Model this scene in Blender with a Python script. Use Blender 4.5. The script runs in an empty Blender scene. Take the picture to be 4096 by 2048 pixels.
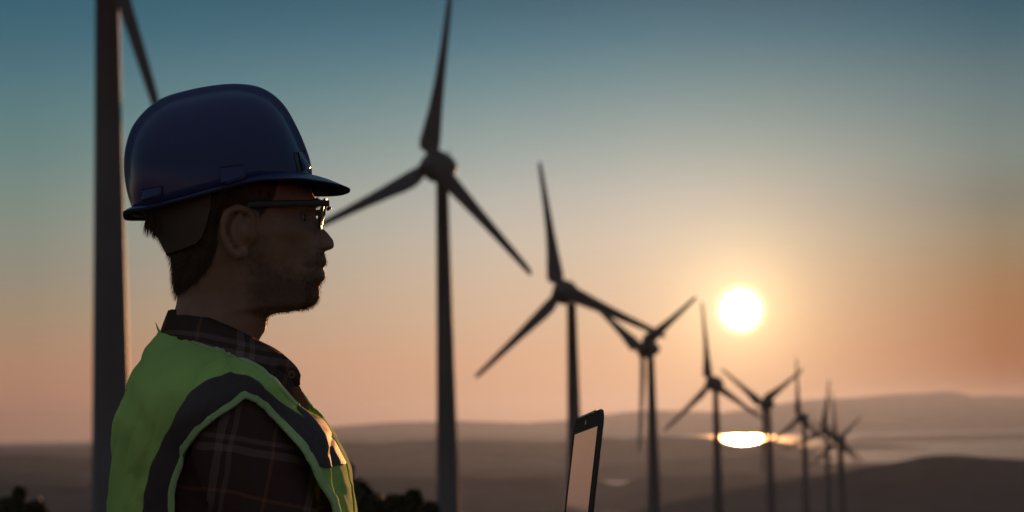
import bpy, bmesh, math, random
import numpy as np
from mathutils import Vector, Matrix
from mathutils.bvhtree import BVHTree
R = math.radians
SC = bpy.context.scene
COL = SC.collection
random.seed(7); RNG = np.random.default_rng(11)

# ------------------------------------------------------------------ camera
LENS, FPX = 85.0, 4096 * 85.0 / 36.0          # focal length in photo pixels
CAM = Vector((0, 0, 1.40))
PITCH, ROLL = R(3.88), R(1.2)
Fv = Vector((0, math.cos(PITCH), math.sin(PITCH)))
R0, U0 = Vector((1, 0, 0)), Vector((0, -math.sin(PITCH), math.cos(PITCH)))
Rv = R0 * math.cos(ROLL) - U0 * math.sin(ROLL)
Uv = R0 * math.sin(ROLL) + U0 * math.cos(ROLL)
cam_d = bpy.data.cameras.new('camera')
cam = bpy.data.objects.new('camera', cam_d); COL.objects.link(cam)
M = Matrix((Rv, Uv, -Fv)).transposed().to_4x4(); M.translation = CAM
cam.matrix_world = M
cam_d.lens = LENS; cam_d.sensor_width = 36; cam_d.clip_start = 0.05; cam_d.clip_end = 200000
cam_d.dof.use_dof = True; cam_d.dof.focus_distance = 3.13; cam_d.dof.aperture_fstop = 8.0
cam_d.dof.aperture_blades = 9
SC.camera = cam
def ray(px, py):
    return Fv + Rv * ((px - 2048) / FPX) + Uv * ((1024 - py) / FPX)
def at_y(px, py, y):                          # point seen at a photo pixel on the world plane Y = y
    d = ray(px, py); return CAM + d * ((y - CAM.y) / d.y)
def at_d(px, py, d):                          # same, at depth d along the view axis
    return CAM + ray(px, py) * d

# ------------------------------------------------------------------ colour, exposure
SC.view_settings.view_transform = 'Standard'; SC.view_settings.look = 'None'
SC.view_settings.exposure = 0.0; SC.view_settings.gamma = 1.0; SC.view_settings.use_curve_mapping = False
SC.cycles.max_bounces = 8; SC.cycles.volume_bounces = 0
SC.cycles.use_denoising = True
def lin(c):
    c = c / 255.0
    return c / 12.92 if c <= 0.04045 else ((c + 0.055) / 1.055) ** 2.4
def L3(r, g, b): return (lin(r), lin(g), lin(b), 1.0)

# ------------------------------------------------------------------ sky
sun_dir = ray(2963, 1240).normalized()
SUN_EL = math.asin(sun_dir.z); SUN_AZ = math.atan2(sun_dir.x, sun_dir.y)
W = bpy.data.worlds.new('World'); SC.world = W; W.use_nodes = True
nt = W.node_tree; nt.nodes.clear()
def N(t, **k):
    n = nt.nodes.new(t)
    for a, b in k.items(): setattr(n, a, b)
    return n
def link(a, b): nt.links.new(a, b)
def mth(op, a, b=None, c=None, clamp=False):
    n = N('ShaderNodeMath', operation=op); n.use_clamp = clamp
    for i, v in enumerate((a, b, c)):
        if v is None: continue
        if hasattr(v, 'is_linked'): link(v, n.inputs[i])
        else: n.inputs[i].default_value = v
    return n.outputs[0]
def mixc(f, a, b, mode='MIX'):
    n = N('ShaderNodeMix', data_type='RGBA', blend_type=mode)
    for s, v in ((n.inputs[0], f), (n.inputs[6], a), (n.inputs[7], b)):
        if hasattr(v, 'is_linked'): link(v, s)
        else: s.default_value = v
    return n.outputs[2]
tc = N('ShaderNodeTexCoord'); sep = N('ShaderNodeSeparateXYZ'); link(tc.outputs['Generated'], sep.inputs[0])
X, Y, Z = sep.outputs
el = mth('MULTIPLY', mth('ARCSINE', Z), 57.29578)
az = mth('MULTIPLY', mth('ARCTAN2', X, Y), 57.29578)
fac = mth('POWER', mth('DIVIDE', mth('ADD', el, 3.0), 93.0, clamp=True), 0.5)
def ramp(stops):
    n = N('ShaderNodeValToRGB'); cr = n.color_ramp
    stops = sorted(stops)
    pos = [((e + 3) / 93.0) ** 0.5 for e, c in stops]
    while len(cr.elements) < len(stops): cr.elements.new(0.5)
    for el_, p, (e, c) in zip(cr.elements, pos, stops): el_.position = p
    for el_, p, (e, c) in zip(cr.elements, pos, stops): el_.color = c
    link(fac, n.inputs[0]); return n.outputs[0]
def column(hz, rows, top):
    s = [(math.degrees((hz - y) / FPX), L3(*c)) for y, c in rows]
    return s + [(e, L3(*c)) for e, c in top]
TOP = [(14, (60, 92, 108)), (22, (66, 92, 108)), (45, (74, 92, 106)), (90, (76, 90, 102))]
SKY_C = column(1680, [(1900, (180, 130, 106)), (1700, (203, 150, 120)), (1590, (212, 160, 127)), (1431, (216, 168, 135)),
    (1272, (211, 177, 148)), (1113, (206, 182, 158)), (954, (196, 184, 168)), (795, (180, 178, 170)), (636, (155, 166, 162)),
    (477, (130, 151, 152)), (318, (102, 135, 142)), (159, (76, 116, 131)), (0, (57, 97, 114))], TOP)
SKY_R = column(1640, [(1900, (120, 74, 54)), (1700, (134, 82, 57)), (1590, (142, 82, 50)), (1431, (152, 90, 54)),
    (1272, (157, 103, 66)), (1113, (150, 115, 81)), (954, (139, 126, 101)), (795, (122, 123, 112)), (636, (118, 132, 126)),
    (477, (104, 125, 126)), (318, (88, 114, 121)), (159, (62, 100, 113)), (0, (44, 85, 101))], TOP)
SKY_L = column(1720, [(1900, (160, 116, 96)), (1740, (170, 125, 102)), (1590, (180, 130, 106)), (1431, (176, 136, 109)),
    (1272, (162, 141, 114)), (1113, (148, 140, 124)), (954, (136, 141, 128)), (795, (122, 138, 129)), (636, (105, 132, 129)),
    (477, (92, 125, 128)), (318, (79, 115, 125)), (159, (64, 104, 119)), (0, (54, 96, 112))], TOP)
cL, cC, cR = ramp(SKY_L), ramp(SKY_C), ramp(SKY_R)
tl = mth('MULTIPLY_ADD', az, 1 / 11.0, 11.3 / 11.0, clamp=True)
tr = mth('POWER', mth('MULTIPLY_ADD', az, 1 / 8.3, -3.0 / 8.3, clamp=True), 1.4)
sky = mixc(tr, mixc(tl, cL, cC), cR)
# the side of the sky away from the sunset is darker
off = mth('ABSOLUTE', mth('SUBTRACT', az, math.degrees(SUN_AZ)))
dim = N('ShaderNodeMapRange'); dim.interpolation_type = 'SMOOTHSTEP'
link(off, dim.inputs[0]); dim.inputs[1].default_value = 16; dim.inputs[2].default_value = 110
dim.inputs[3].default_value = 1.0; dim.inputs[4].default_value = 1.0
anti = N('ShaderNodeMapRange'); anti.interpolation_type = 'SMOOTHSTEP'; link(off, anti.inputs[0]); anti.inputs[1].default_value = 30; anti.inputs[2].default_value = 130
sky = mixc(1.0, sky, mixc(anti.outputs[0], (1, 1, 1, 1), (1.36, 1.02, .92, 1)), 'MULTIPLY')   # pink-grey glow opposite the sunset
# aureole and disc of the low sun
dot = N('ShaderNodeVectorMath', operation='DOT_PRODUCT'); link(tc.outputs['Generated'], dot.inputs[0]); dot.inputs[1].default_value = sun_dir
ang = mth('MULTIPLY', mth('ARCCOSINE', mth('MINIMUM', dot.outputs['Value'], 1.0)), 57.29578)
def glow(scale, col, start=0.0):
    e = mth('EXPONENT', mth('MULTIPLY', mth('MAXIMUM', mth('SUBTRACT', ang, start), 0.0), -1.0 / scale))
    return mixc(1.0, (*col, 1), e, 'MULTIPLY')
for g in (glow(2.4, (0.50, 0.29, 0.12)), glow(0.80, (0.55, 0.46, 0.22), 0.30), glow(0.055, (4.0, 3.4, 1.9), 0.41)):
    sky = mixc(1.0, sky, g, 'ADD')
nish = N('ShaderNodeTexSky', sky_type='NISHITA'); nish.sun_disc = False
nish.sun_elevation = SUN_EL; nish.sun_rotation = SUN_AZ; nish.altitude = 300; nish.dust_density = 2.0
bg = N('ShaderNodeBackground'); link(sky, bg.inputs[0]); bg.inputs[1].default_value = 1.0
bg2 = N('ShaderNodeBackground'); link(nish.outputs[0], bg2.inputs[0]); bg2.inputs[1].default_value = 0.0
add = N('ShaderNodeAddShader'); link(bg.outputs[0], add.inputs[0]); link(bg2.outputs[0], add.inputs[1])
out = N('ShaderNodeOutputWorld'); link(add.outputs[0], out.inputs['Surface'])

sun_l = bpy.data.lights.new('sun', 'SUN'); sun_l.energy = 4.6; sun_l.angle = R(0.53); sun_l.color = (1.0, 0.44, 0.15)
sun_o = bpy.data.objects.new('sun', sun_l); COL.objects.link(sun_o)
sun_o.rotation_euler = (-sun_dir).to_track_quat('-Z', 'Y').to_euler(); sun_o.location = (20, 60, 40)

# ------------------------------------------------------------------ helpers
def tag(o, label=None, cat=None, group=None, kind=None):
    for k, v in (('label', label), ('category', cat), ('group', group), ('kind', kind)):
        if v: o[k] = v
    return o
def new_obj(name, me, mat=None, parent=None, smooth=True):
    o = bpy.data.objects.new(name, me); COL.objects.link(o)
    if mat and not me.materials: me.materials.append(mat)
    if smooth and len(me.polygons): me.polygons.foreach_set('use_smooth', [True] * len(me.polygons))
    if parent: o.parent = parent
    return o
def mesh(name, v, f, mat=None, parent=None, smooth=True):
    me = bpy.data.meshes.new(name)
    me.from_pydata([tuple(map(float, p)) for p in v], [], [tuple(map(int, q)) for q in f]); me.validate(); me.update()
    return new_obj(name, me, mat, parent, smooth)
def empty(name, loc, rz=0):
    o = bpy.data.objects.new(name, None); COL.objects.link(o); o.location = loc; o.rotation_euler.z = rz
    o.empty_display_size = 0.1; return o
def mat(name, col, rough=0.6, noise=0.0, nscale=20.0, bump=0.0, bscale=200.0, spec=0.5, **kw):
    m = bpy.data.materials.new(name); m.use_nodes = True
    t = m.node_tree; b = t.nodes['Principled BSDF']
    b.inputs['Base Color'].default_value = (*col, 1); b.inputs['Roughness'].default_value = rough
    b.inputs['Specular IOR Level'].default_value = spec
    for k, v in kw.items(): b.inputs[k.replace('_', ' ')].default_value = v
    if noise or bump:
        tcn = t.nodes.new('ShaderNodeTexCoord')
        n = t.nodes.new('ShaderNodeTexNoise'); n.inputs['Scale'].default_value = nscale; n.inputs['Detail'].default_value = 5
        t.links.new(tcn.outputs['Object'], n.inputs['Vector'])
        if noise:
            mr = t.nodes.new('ShaderNodeMapRange'); mr.inputs[1].default_value = .3; mr.inputs[2].default_value = .7
            mr.inputs[3].default_value = 1 - noise; mr.inputs[4].default_value = 1 + noise
            t.links.new(n.outputs[0], mr.inputs[0])
            mx = t.nodes.new('ShaderNodeMix'); mx.data_type = 'RGBA'; mx.blend_type = 'MULTIPLY'; mx.inputs[0].default_value = 1
            mx.inputs[6].default_value = (*col, 1); t.links.new(mr.outputs[0], mx.inputs[7])
            t.links.new(mx.outputs[2], b.inputs['Base Color'])
        if bump:
            n2 = t.nodes.new('ShaderNodeTexNoise'); n2.inputs['Scale'].default_value = bscale; n2.inputs['Detail'].default_value = 4
            t.links.new(tcn.outputs['Object'], n2.inputs['Vector'])
            bp = t.nodes.new('ShaderNodeBump'); bp.inputs['Strength'].default_value = bump; bp.inputs['Distance'].default_value = 0.002
            t.links.new(n2.outputs[0], bp.inputs['Height']); t.links.new(bp.outputs[0], b.inputs['Normal'])
    return m
def vnoise(x, y, seed=0):                      # smooth value noise in numpy
    x = np.asarray(x, float); y = np.asarray(y, float)
    xi, yi = np.floor(x).astype(np.int64), np.floor(y).astype(np.int64)
    def h(a, b):
        n = (a * 374761393 + b * 668265263 + seed * 974711) & 0xffffffff
        n = ((n ^ (n >> 13)) * 1274126177) & 0xffffffff
        return ((n ^ (n >> 16)) & 0xffff) / 32767.5 - 1
    fx, fy = x - xi, y - yi; u, v = fx * fx * (3 - 2 * fx), fy * fy * (3 - 2 * fy)
    return (h(xi, yi) * (1 - u) + h(xi + 1, yi) * u) * (1 - v) + (h(xi, yi + 1) * (1 - u) + h(xi + 1, yi + 1) * u) * v
def fbm(x, y, seed=0, o=4):
    s = 0; a = 1
    for i in range(o): s = s + a * vnoise(x * 2 ** i, y * 2 ** i, seed + i); a *= .5
    return s
def pl(pts, x):                                # smooth-ish interpolation of a list of (x, y)
    p = np.array(sorted(pts), float); return np.interp(x, p[:, 0], p[:, 1])
def cubic(pts, n):                             # Catmull-Rom through points -> n samples by arc length
    p = np.array(pts, float); q = np.vstack([2 * p[0] - p[1], p, 2 * p[-1] - p[-2]]); o = []
    for i in range(1, len(q) - 2):
        for t in np.linspace(0, 1, 12, endpoint=False):
            a, b, c, d = q[i - 1], q[i], q[i + 1], q[i + 2]
            o.append(.5 * (2 * b + (c - a) * t + (2 * a - 5 * b + 4 * c - d) * t * t + (3 * b - a - 3 * c + d) * t ** 3))
    o.append(p[-1]); o = np.array(o)
    s = np.r_[0, np.cumsum(np.linalg.norm(np.diff(o, axis=0), axis=1))]
    return np.column_stack([np.interp(np.linspace(0, s[-1], n), s, o[:, k]) for k in range(o.shape[1])])
def grid_faces(nu, nv, wrap_u=False, wrap_v=False):
    f = []
    for i in range(nu if wrap_u else nu - 1):
        for j in range(nv if wrap_v else nv - 1):
            a, b = i, (i + 1) % nu; c, d = j, (j + 1) % nv
            f.append((a * nv + c, b * nv + c, b * nv + d, a * nv + d))
    return f

# ------------------------------------------------------------------ land and sea
SEA = -231.0
def ground_z(x, y):
    x = np.asarray(x, float); y = np.asarray(y, float)
    t = np.clip((y - 4) / 30, 0, 1); t = t * t * (3 - 2 * t)
    far = -2.9 - 0.0535 * y
    near = np.zeros_like(y)
    back = np.where(y < 4, -0.02 * np.maximum(0, -y - 10), 0)
    z = near * (1 - t) + far * t + back
    r = np.hypot(x, y)
    return z + np.clip((r - 40) / 400, 0, 1) * 1.5 * fbm(x / 60, y / 60, 3) + np.clip(r / 20, 0, 1) * .06 * fbm(x / 1.5, y / 1.5, 5)
m_ground = mat('dry_grass_soil', (0.10, 0.08, 0.05), 1.0, .4, 3.0, spec=0.0)
m_hill = mat('scrub_hillside', (0.085, 0.078, 0.082), 1.0, .35, .004, spec=0.0)
gx = np.r_[-np.geomspace(4000, 4, 60), np.linspace(-3.5, 3.5, 15), np.geomspace(4, 4000, 60)]
gy = np.r_[-np.geomspace(1500, 5, 30), np.linspace(-4, 40, 60), np.geomspace(41, 4600, 90)]
GX, GY = np.meshgrid(gx, gy, indexing='ij'); GZ = ground_z(GX, GY)
ground = mesh('ground', np.column_stack([GX.ravel(), GY.ravel(), GZ.ravel()]), grid_faces(len(gx), len(gy)), m_ground)
tag(ground, kind='structure')
m_sea = bpy.data.materials.new('sea_water'); m_sea.use_nodes = True
b = m_sea.node_tree.nodes['Principled BSDF']
b.inputs['Base Color'].default_value = (.02, .03, .035, 1); b.inputs['Roughness'].default_value = .235; b.inputs['Specular IOR Level'].default_value = .2; b.inputs['IOR'].default_value = 1.333
t_ = m_sea.node_tree; df_ = t_.nodes.new('ShaderNodeBsdfDiffuse'); df_.inputs[0].default_value = (.05, .05, .055, 1); ms_ = t_.nodes.new('ShaderNodeMixShader'); ms_.inputs[0].default_value = .22
t_.links.new(b.outputs[0], ms_.inputs[1]); t_.links.new(df_.outputs[0], ms_.inputs[2]); t_.links.new(ms_.outputs[0], t_.nodes['Material Output'].inputs[0])
sea = mesh('sea', [(-46000, 3500, SEA), (46000, 3500, SEA), (46000, 46000, SEA), (-46000, 46000, SEA)], [(0, 1, 2, 3)], m_sea)
tag(sea, kind='structure')
def hill(name, d, ridge, depth, rough=.02, foot=None, nx=900, seed=1, spread=2.2):
    """a range of hills at distance d whose crest passes through the listed photo pixels"""
    base = SEA - 6 if foot is None else foot
    pts = [at_y(px, py, d) for px, py in ridge]
    xs = np.array([p.x for p in pts]); zs = np.array([p.z for p in pts])
    half = d * .22 * spread
    x = np.linspace(-half, half, nx)
    z = np.interp(x, xs, zs)
    k = np.exp(-np.linspace(-2, 2, 7) ** 2); k /= k.sum(); z = np.convolve(np.pad(z, 3, 'edge'), k, 'valid')
    v = np.r_[np.linspace(-1, -.06, 14), 0, np.linspace(.06, 1, 14)]
    XX, VV = np.meshgrid(x, v, indexing='ij')
    H = (z - base)[:, None]
    bell = (1 - np.abs(np.clip(VV, -1, 1))) ** 1.15
    YY = d + VV * depth + 0 * XX
    ZZ = base + H * bell + np.abs(H) * rough * fbm(XX / depth * 3, YY / depth * 3, seed) * np.clip(np.abs(VV) * 4, .25, 1)
    o = mesh(name, np.column_stack([XX.ravel(), YY.ravel(), ZZ.ravel()]), grid_faces(len(x), len(v)), m_hill)
    return tag(o, kind='structure')
hill('mountains', 35000, [(-3000, 1790), (0, 1785), (300, 1782), (900, 1752), (1330, 1708), (1560, 1690), (1850, 1684), (2100, 1692), (2300, 1678),
    (2480, 1650), (2600, 1640), (2900, 1648), (3200, 1603), (3420, 1592), (3580, 1577), (3680, 1574), (3790, 1566), (3850, 1572), (3890, 1587),
    (3940, 1581), (4010, 1583), (4096, 1585), (5000, 1560), (7000, 1590)], 4500, .05)
hill('hills', 28000, [(-6000, 1796), (0, 1790), (400, 1781), (900, 1764), (1300, 1743), (1700, 1736), (2000, 1738), (2300, 1744), (2500, 1752), (2640, 1775), (2750, 1810), (2900, 1850), (9000, 1900)], 8500, .05, seed=22)
hill('islands', 19500, [(-9000, 1990), (3250, 1810), (3330, 1772), (3450, 1748), (3700, 1742), (3900, 1737), (4096, 1733), (5000, 1700), (9000, 1700)], 1200, .03, SEA - 2, seed=4)
hill('headland', 15500, [(-9000, 2100), (3050, 1830), (3160, 1795), (3300, 1783), (3420, 1776), (3600, 1780), (3760, 1795), (3850, 1815), (9000, 1900)], 420, .02, SEA - 2, seed=6)
hill('hills', 14000, [(-6000, 1850), (0, 1822), (150, 1820), (220, 1822), (300, 1827), (450, 1820), (800, 1800), (1200, 1774), (1316, 1771), (1408, 1767), (1489, 1775), (1543, 1773),
    (1597, 1765), (1651, 1760), (1732, 1759), (2000, 1762), (2200, 1770), (2400, 1750), (2500, 1752), (2620, 1743), (2750, 1747), (2830, 1748), (2875, 1757), (2910, 1770), (2970, 1779),
    (3030, 1770), (3062, 1757), (3120, 1764), (3200, 1784), (3280, 1815), (3400, 1870), (9000, 2000)], 2750, .05, SEA - 25, seed=8)
hill('hills', 10000, [(-6000, 1940), (0, 1886), (160, 1896), (360, 1908), (800, 1898), (1350, 1876), (1600, 1872), (1750, 1872), (2000, 1871), (2200, 1868), (2400, 1866), (2647, 1844), (2955, 1822),
    (3030, 1808), (3075, 1812), (3150, 1832), (3235, 1843), (3400, 1850), (3560, 1850), (3700, 1860), (4096, 1880), (9000, 1900)], 1250, .05, seed=12)
hill('hills', 6500, [(-6000, 2000), (0, 1930), (400, 1948), (1000, 1915), (1450, 1908), (1700, 1910), (2000, 1908), (2200, 1902), (2350, 1908), (2400, 1923), (2440, 1937), (2485, 1937), (2525, 1922), (2575, 1906), (2640, 1903),
    (2800, 1902), (3000, 1893), (3140, 1898), (3300, 1905), (3600, 1890), (4096, 1900), (9000, 1900)], 520, .05, seed=15)
hill('hill', 3000, [(-9000, 2300), (2300, 2100), (2700, 2010), (3000, 1950), (3200, 1915), (3383, 1882), (3455, 1865), (3540, 1855), (3625, 1839), (3689, 1823), (3753, 1818), (3838, 1817),
    (3923, 1824), (4096, 1835), (5000, 1850), (9000, 1950)], 700, .05, -210, seed=18)

# ------------------------------------------------------------------ wind turbines
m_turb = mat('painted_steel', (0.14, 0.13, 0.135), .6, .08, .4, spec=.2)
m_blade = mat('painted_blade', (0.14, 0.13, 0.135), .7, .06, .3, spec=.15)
RR = 25.0
def ring_mesh(rings, cap=True):
    n = len(rings[0]); v = [p for r in rings for p in r]; f = grid_faces(len(rings), n, False, True)
    if cap: f += [tuple(range(n))[::-1], tuple((len(rings) - 1) * n + k for k in range(n))]
    return v, f
def blade_mesh():
    st = [(0.9, 1.6, 1.5, 0), (1.7, 2.0, 1.5, 0), (2.2, 2.9, 1.2, 20), (3.2, 3.25, .85, 20), (5.2, 2.95, .5, 14), (8, 2.4, .36, 9), (12, 1.85, .27, 5), (16, 1.48, .2, 3),
          (20, 1.2, .15, 1), (23, 1.0, .1, 0), (24.5, .8, .07, 0), (25, .3, .03, 0)]
    rings = []
    for r, c, th, tw in st:
        k = 1 if r < 2 else 0; ring = []
        for i in range(20):
            a = 2 * math.pi * i / 20
            x, y = math.cos(a), math.sin(a)
            ox = 0.0 if k else -.18 * c                      # the trailing side is the wider one
            px_, py_ = x * c / 2 + ox, y * th / 2 * (1 if k else (0.45 + .55 * (x + 1) / 2))
            t = R(tw); bend = -.0012 * r * r                 # flap-wise pre-bend
            ring.append((px_ * math.cos(t) - py_ * math.sin(t), px_ * math.sin(t) + py_ * math.cos(t) + bend, r))
        rings.append(ring)
    me = bpy.data.meshes.new('blade'); v, f = ring_mesh(rings); me.from_pydata(v, [], f); me.update(); me.materials.append(m_blade)
    return me
def lathe_y(profile, n=28):                                     # (y, radius) list turned about Y
    return ring_mesh([[(r * math.cos(2 * math.pi * k / n), y, r * math.sin(2 * math.pi * k / n)) for k in range(n)] for y, r in profile])
def turb_meshes():
    out = {}
    v, f = lathe_y([(-1.75, .05), (-1.6, .55), (-1.2, 1.0), (-.6, 1.5), (.1, 1.85), (.6, 1.95)])
    me = bpy.data.meshes.new('spinner'); me.from_pydata(v, [], f); out['spinner'] = me
    v, f = lathe_y([(.64, 1.9), (.8, 2.3), (1.3, 2.36), (2.0, 2.2), (3.0, 1.95), (4.0, 1.5), (4.8, .95), (5.3, .4), (5.45, .05)])
    me = bpy.data.meshes.new('nacelle'); me.from_pydata(v, [], f); out['nacelle'] = me
    v, f = ring_mesh([[(.05 * math.cos(k * .785), 4.2 + .05 * math.sin(k * .785), z) for k in range(8)] for z in (1.2, 2.5)])
    v2, f2 = ring_mesh([[(x, 4.2 + .04 * math.sin(k * .785), 2.5 + .04 * math.cos(k * .785)) for k in range(8)] for x in (-.4, .4)])
    me = bpy.data.meshes.new('wind_vane'); me.from_pydata(v + v2, [], f + [tuple(i + len(v) for i in q) for q in f2]); out['wind_vane'] = me
    for me in out.values(): me.materials.append(m_turb); me.update()
    out['blade'] = blade_mesh(); return out
TM = turb_meshes()
def turbine(hub, L, tower_px, yaw, psi, label):
    d = FPX * RR / L
    h = at_d(*hub, d)
    los = math.atan2(h.x, h.y)
    a = los + R(yaw)                                            # rotor axis: toward the viewer, turned to the left
    ax = Vector((-math.sin(a), -math.cos(a), 0))
    tp = at_y(*tower_px, h.y)
    over = max(1.7, min(4.2, (tp.x - h.x) / max(.2, math.sin(a))))
    base = h - ax * over
    gz = float(ground_z(base.x, base.y)) - .25
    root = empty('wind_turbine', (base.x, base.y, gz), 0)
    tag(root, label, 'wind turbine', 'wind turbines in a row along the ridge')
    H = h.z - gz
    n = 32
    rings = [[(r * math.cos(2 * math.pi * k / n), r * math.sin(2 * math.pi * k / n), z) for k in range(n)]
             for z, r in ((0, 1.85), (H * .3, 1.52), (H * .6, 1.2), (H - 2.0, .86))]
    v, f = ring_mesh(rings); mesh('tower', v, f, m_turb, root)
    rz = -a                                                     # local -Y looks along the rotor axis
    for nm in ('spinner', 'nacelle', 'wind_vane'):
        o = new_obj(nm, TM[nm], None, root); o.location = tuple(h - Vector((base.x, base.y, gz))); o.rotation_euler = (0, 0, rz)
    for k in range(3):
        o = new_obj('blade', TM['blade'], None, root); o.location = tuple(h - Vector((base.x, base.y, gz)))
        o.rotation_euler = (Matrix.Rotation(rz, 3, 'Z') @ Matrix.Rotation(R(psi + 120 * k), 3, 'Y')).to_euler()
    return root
TURB = [
 ((290, -560), 1190, (406, 300), 46, 155.6, 'nearest wind turbine, a thick dark tower behind the man with the hub above the picture'),
 ((1722, 662), 700, (1768, 800), 41, 12, 'large wind turbine in front of the man\'s face, one blade pointing up beyond the picture'),
 ((2242, 1168), 535, (2288, 1260), 34, -8, 'wind turbine standing behind the open laptop screen'),
 ((2568, 1396), 412, (2606, 1500), 52, 63, 'wind turbine right of the laptop with one blade hanging straight down'),
 ((2840, 1534), 330, (2866, 1640), 47, -4, 'wind turbine left of and below the sun, its upright blade tip beside the sun'),
 ((3053, 1616), 280, (3078, 1720), 48, 62, 'wind turbine at the right end of the bright glint, its blades in a Y'),
 ((3196, 1672), 242, (3221, 1816), 50, 1, 'wind turbine right of the glint, one blade straight up, next in line after the Y'),
 ((3297, 1722), 205, (3312, 1830), 32, 10, 'small far wind turbine whose upright blade leans right toward the last pair'),
 ((3346, 1758), 197, (3343, 1850), 52, -3, 'small far wind turbine with one upright blade, in front of the farthest one'),
 ((3354, 1766), 184, (3370, 1850), 52, 58, 'farthest wind turbine at the end of the row, its blade slanting up to the right')]
for t in TURB: turbine(*t)

# ------------------------------------------------------------------ the man: frame, projection, mesh tools
p0 = at_d(950, 1300, 3.2); aL = math.atan2(p0.x, p0.y)
LX, LY = Vector((math.cos(aL), -math.sin(aL), 0)), Vector((math.sin(aL), math.cos(aL), 0))
OO = Vector((p0.x, p0.y, 0))
person = empty('person', OO, -aL)
tag(person, 'man in blue hard hat, glasses and green vest over dark plaid shirt, in profile', 'person')
def U(px, py, yl=0.0):                       # photo pixel -> (x, z) in the man's frame on his plane y = yl
    d = ray(px, py); t = ((OO - CAM).dot(LY) + yl) / d.dot(LY); w = CAM + d * t - OO
    return w.dot(LX), w.z
def U3(px, py, yl=0.0):
    x, z = U(px, py, yl); return (x, yl, z)
A_L = np.array([LX, LY, (0, 0, 1)])
def proj(V):                                 # local points -> photo pixels
    w = np.asarray(V) @ A_L + np.array(OO) - np.array(CAM)
    d = w @ np.array(Fv); return 2048 + FPX * (w @ np.array(Rv)) / d, 1024 - FPX * (w @ np.array(Uv)) / d
def outline(pts, axis_px=False):             # photo outline -> z-sorted arrays (z, x)
    a = np.array([U(*p) for p in pts]); a = a[np.argsort(a[:, 1])]; return a[:, 1], a[:, 0]
def sd_poly(px, py, poly):                   # signed distance to a polygon, negative inside
    P = np.array(poly, float); Q = np.roll(P, -1, 0); n = len(px); best = np.full(n, 1e18); ins = np.zeros(n, bool)
    for (ax, ay), (bx, by) in zip(P, Q):
        ex, ey = bx - ax, by - ay; L = ex * ex + ey * ey + 1e-9
        t = np.clip(((px - ax) * ex + (py - ay) * ey) / L, 0, 1)
        best = np.minimum(best, (px - ax - t * ex) ** 2 + (py - ay - t * ey) ** 2)
        if ay != by: ins ^= ((ay > py) != (by > py)) & (px < ex * (py - ay) / (by - ay) + ax)
    d = np.sqrt(best); return np.where(ins, -d, d)
def clip(V, NRM, T, s):                      # part of a triangle mesh where s < 0, cut along s = 0
    keep = s < 0; k = keep[T].sum(1); out = [tuple(t) for t in T[k == 3]]
    V = list(map(tuple, V)); NRM = list(map(tuple, NRM)); cache = {}
    def cut(a, b):
        key = (a, b) if a < b else (b, a)
        if key not in cache:
            t = s[a] / (s[a] - s[b]); cache[key] = len(V)
            V.append(tuple(V[a][i] + t * (V[b][i] - V[a][i]) for i in range(3))); NRM.append(tuple(NRM[a][i] + t * (NRM[b][i] - NRM[a][i]) for i in range(3)))
        return cache[key]
    for t in T[(k == 1) | (k == 2)]:
        t = list(map(int, t)); kk = [keep[i] for i in t]
        if sum(kk) == 1:
            i = kk.index(True); a, b, c = t[i], t[(i + 1) % 3], t[(i + 2) % 3]; out.append((a, cut(a, b), cut(a, c)))
        else:
            i = kk.index(False); a, b, c = t[i], t[(i + 1) % 3], t[(i + 2) % 3]
            ab, ac = cut(a, b), cut(a, c); out += [(ab, b, c), (ab, c, ac)]
    V = np.array(V); NRM = np.array(NRM); F = np.array(out, int).reshape(-1, 3)
    u, inv = np.unique(F, return_inverse=True)
    n = NRM[u]; n /= np.linalg.norm(n, axis=1)[:, None] + 1e-12
    return V[u], n, inv.reshape(-1, 3)
def baked(name, parts, voxel, smooth=2, fac=.5, decimate=None):     # union of closed shapes -> one remeshed surface
    v, f = [], []
    for a, b in parts:
        o = len(v); v += [tuple(map(float, p)) for p in a]; f += [tuple(int(i) + o for i in q) for q in b]
    me = bpy.data.meshes.new(name + '_tmp'); me.from_pydata(v, [], f); me.validate(); me.update()
    bmx = bmesh.new(); bmx.from_mesh(me); bmesh.ops.recalc_face_normals(bmx, faces=bmx.faces); bmx.to_mesh(me); bmx.free()
    o = bpy.data.objects.new(name + '_tmp', me); COL.objects.link(o)
    m = o.modifiers.new('r', 'REMESH'); m.mode = 'VOXEL'; m.voxel_size = voxel; m.use_smooth_shade = True
    m = o.modifiers.new('s', 'SMOOTH'); m.factor = fac; m.iterations = smooth
    dg = bpy.context.evaluated_depsgraph_get(); dg.update()
    r = bpy.data.meshes.new_from_object(o.evaluated_get(dg)); r.name = name
    bpy.data.objects.remove(o); bpy.data.meshes.remove(me); return r
def arrays(me):
    n = len(me.vertices); V = np.empty(n * 3); me.vertices.foreach_get('co', V)
    NN = np.empty(n * 3); me.vertices.foreach_get('normal', NN)
    me.calc_loop_triangles(); T = np.empty(len(me.loop_triangles) * 3, np.int32); me.loop_triangles.foreach_get('vertices', T)
    return V.reshape(-1, 3), NN.reshape(-1, 3), T.reshape(-1, 3).astype(int)
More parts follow.
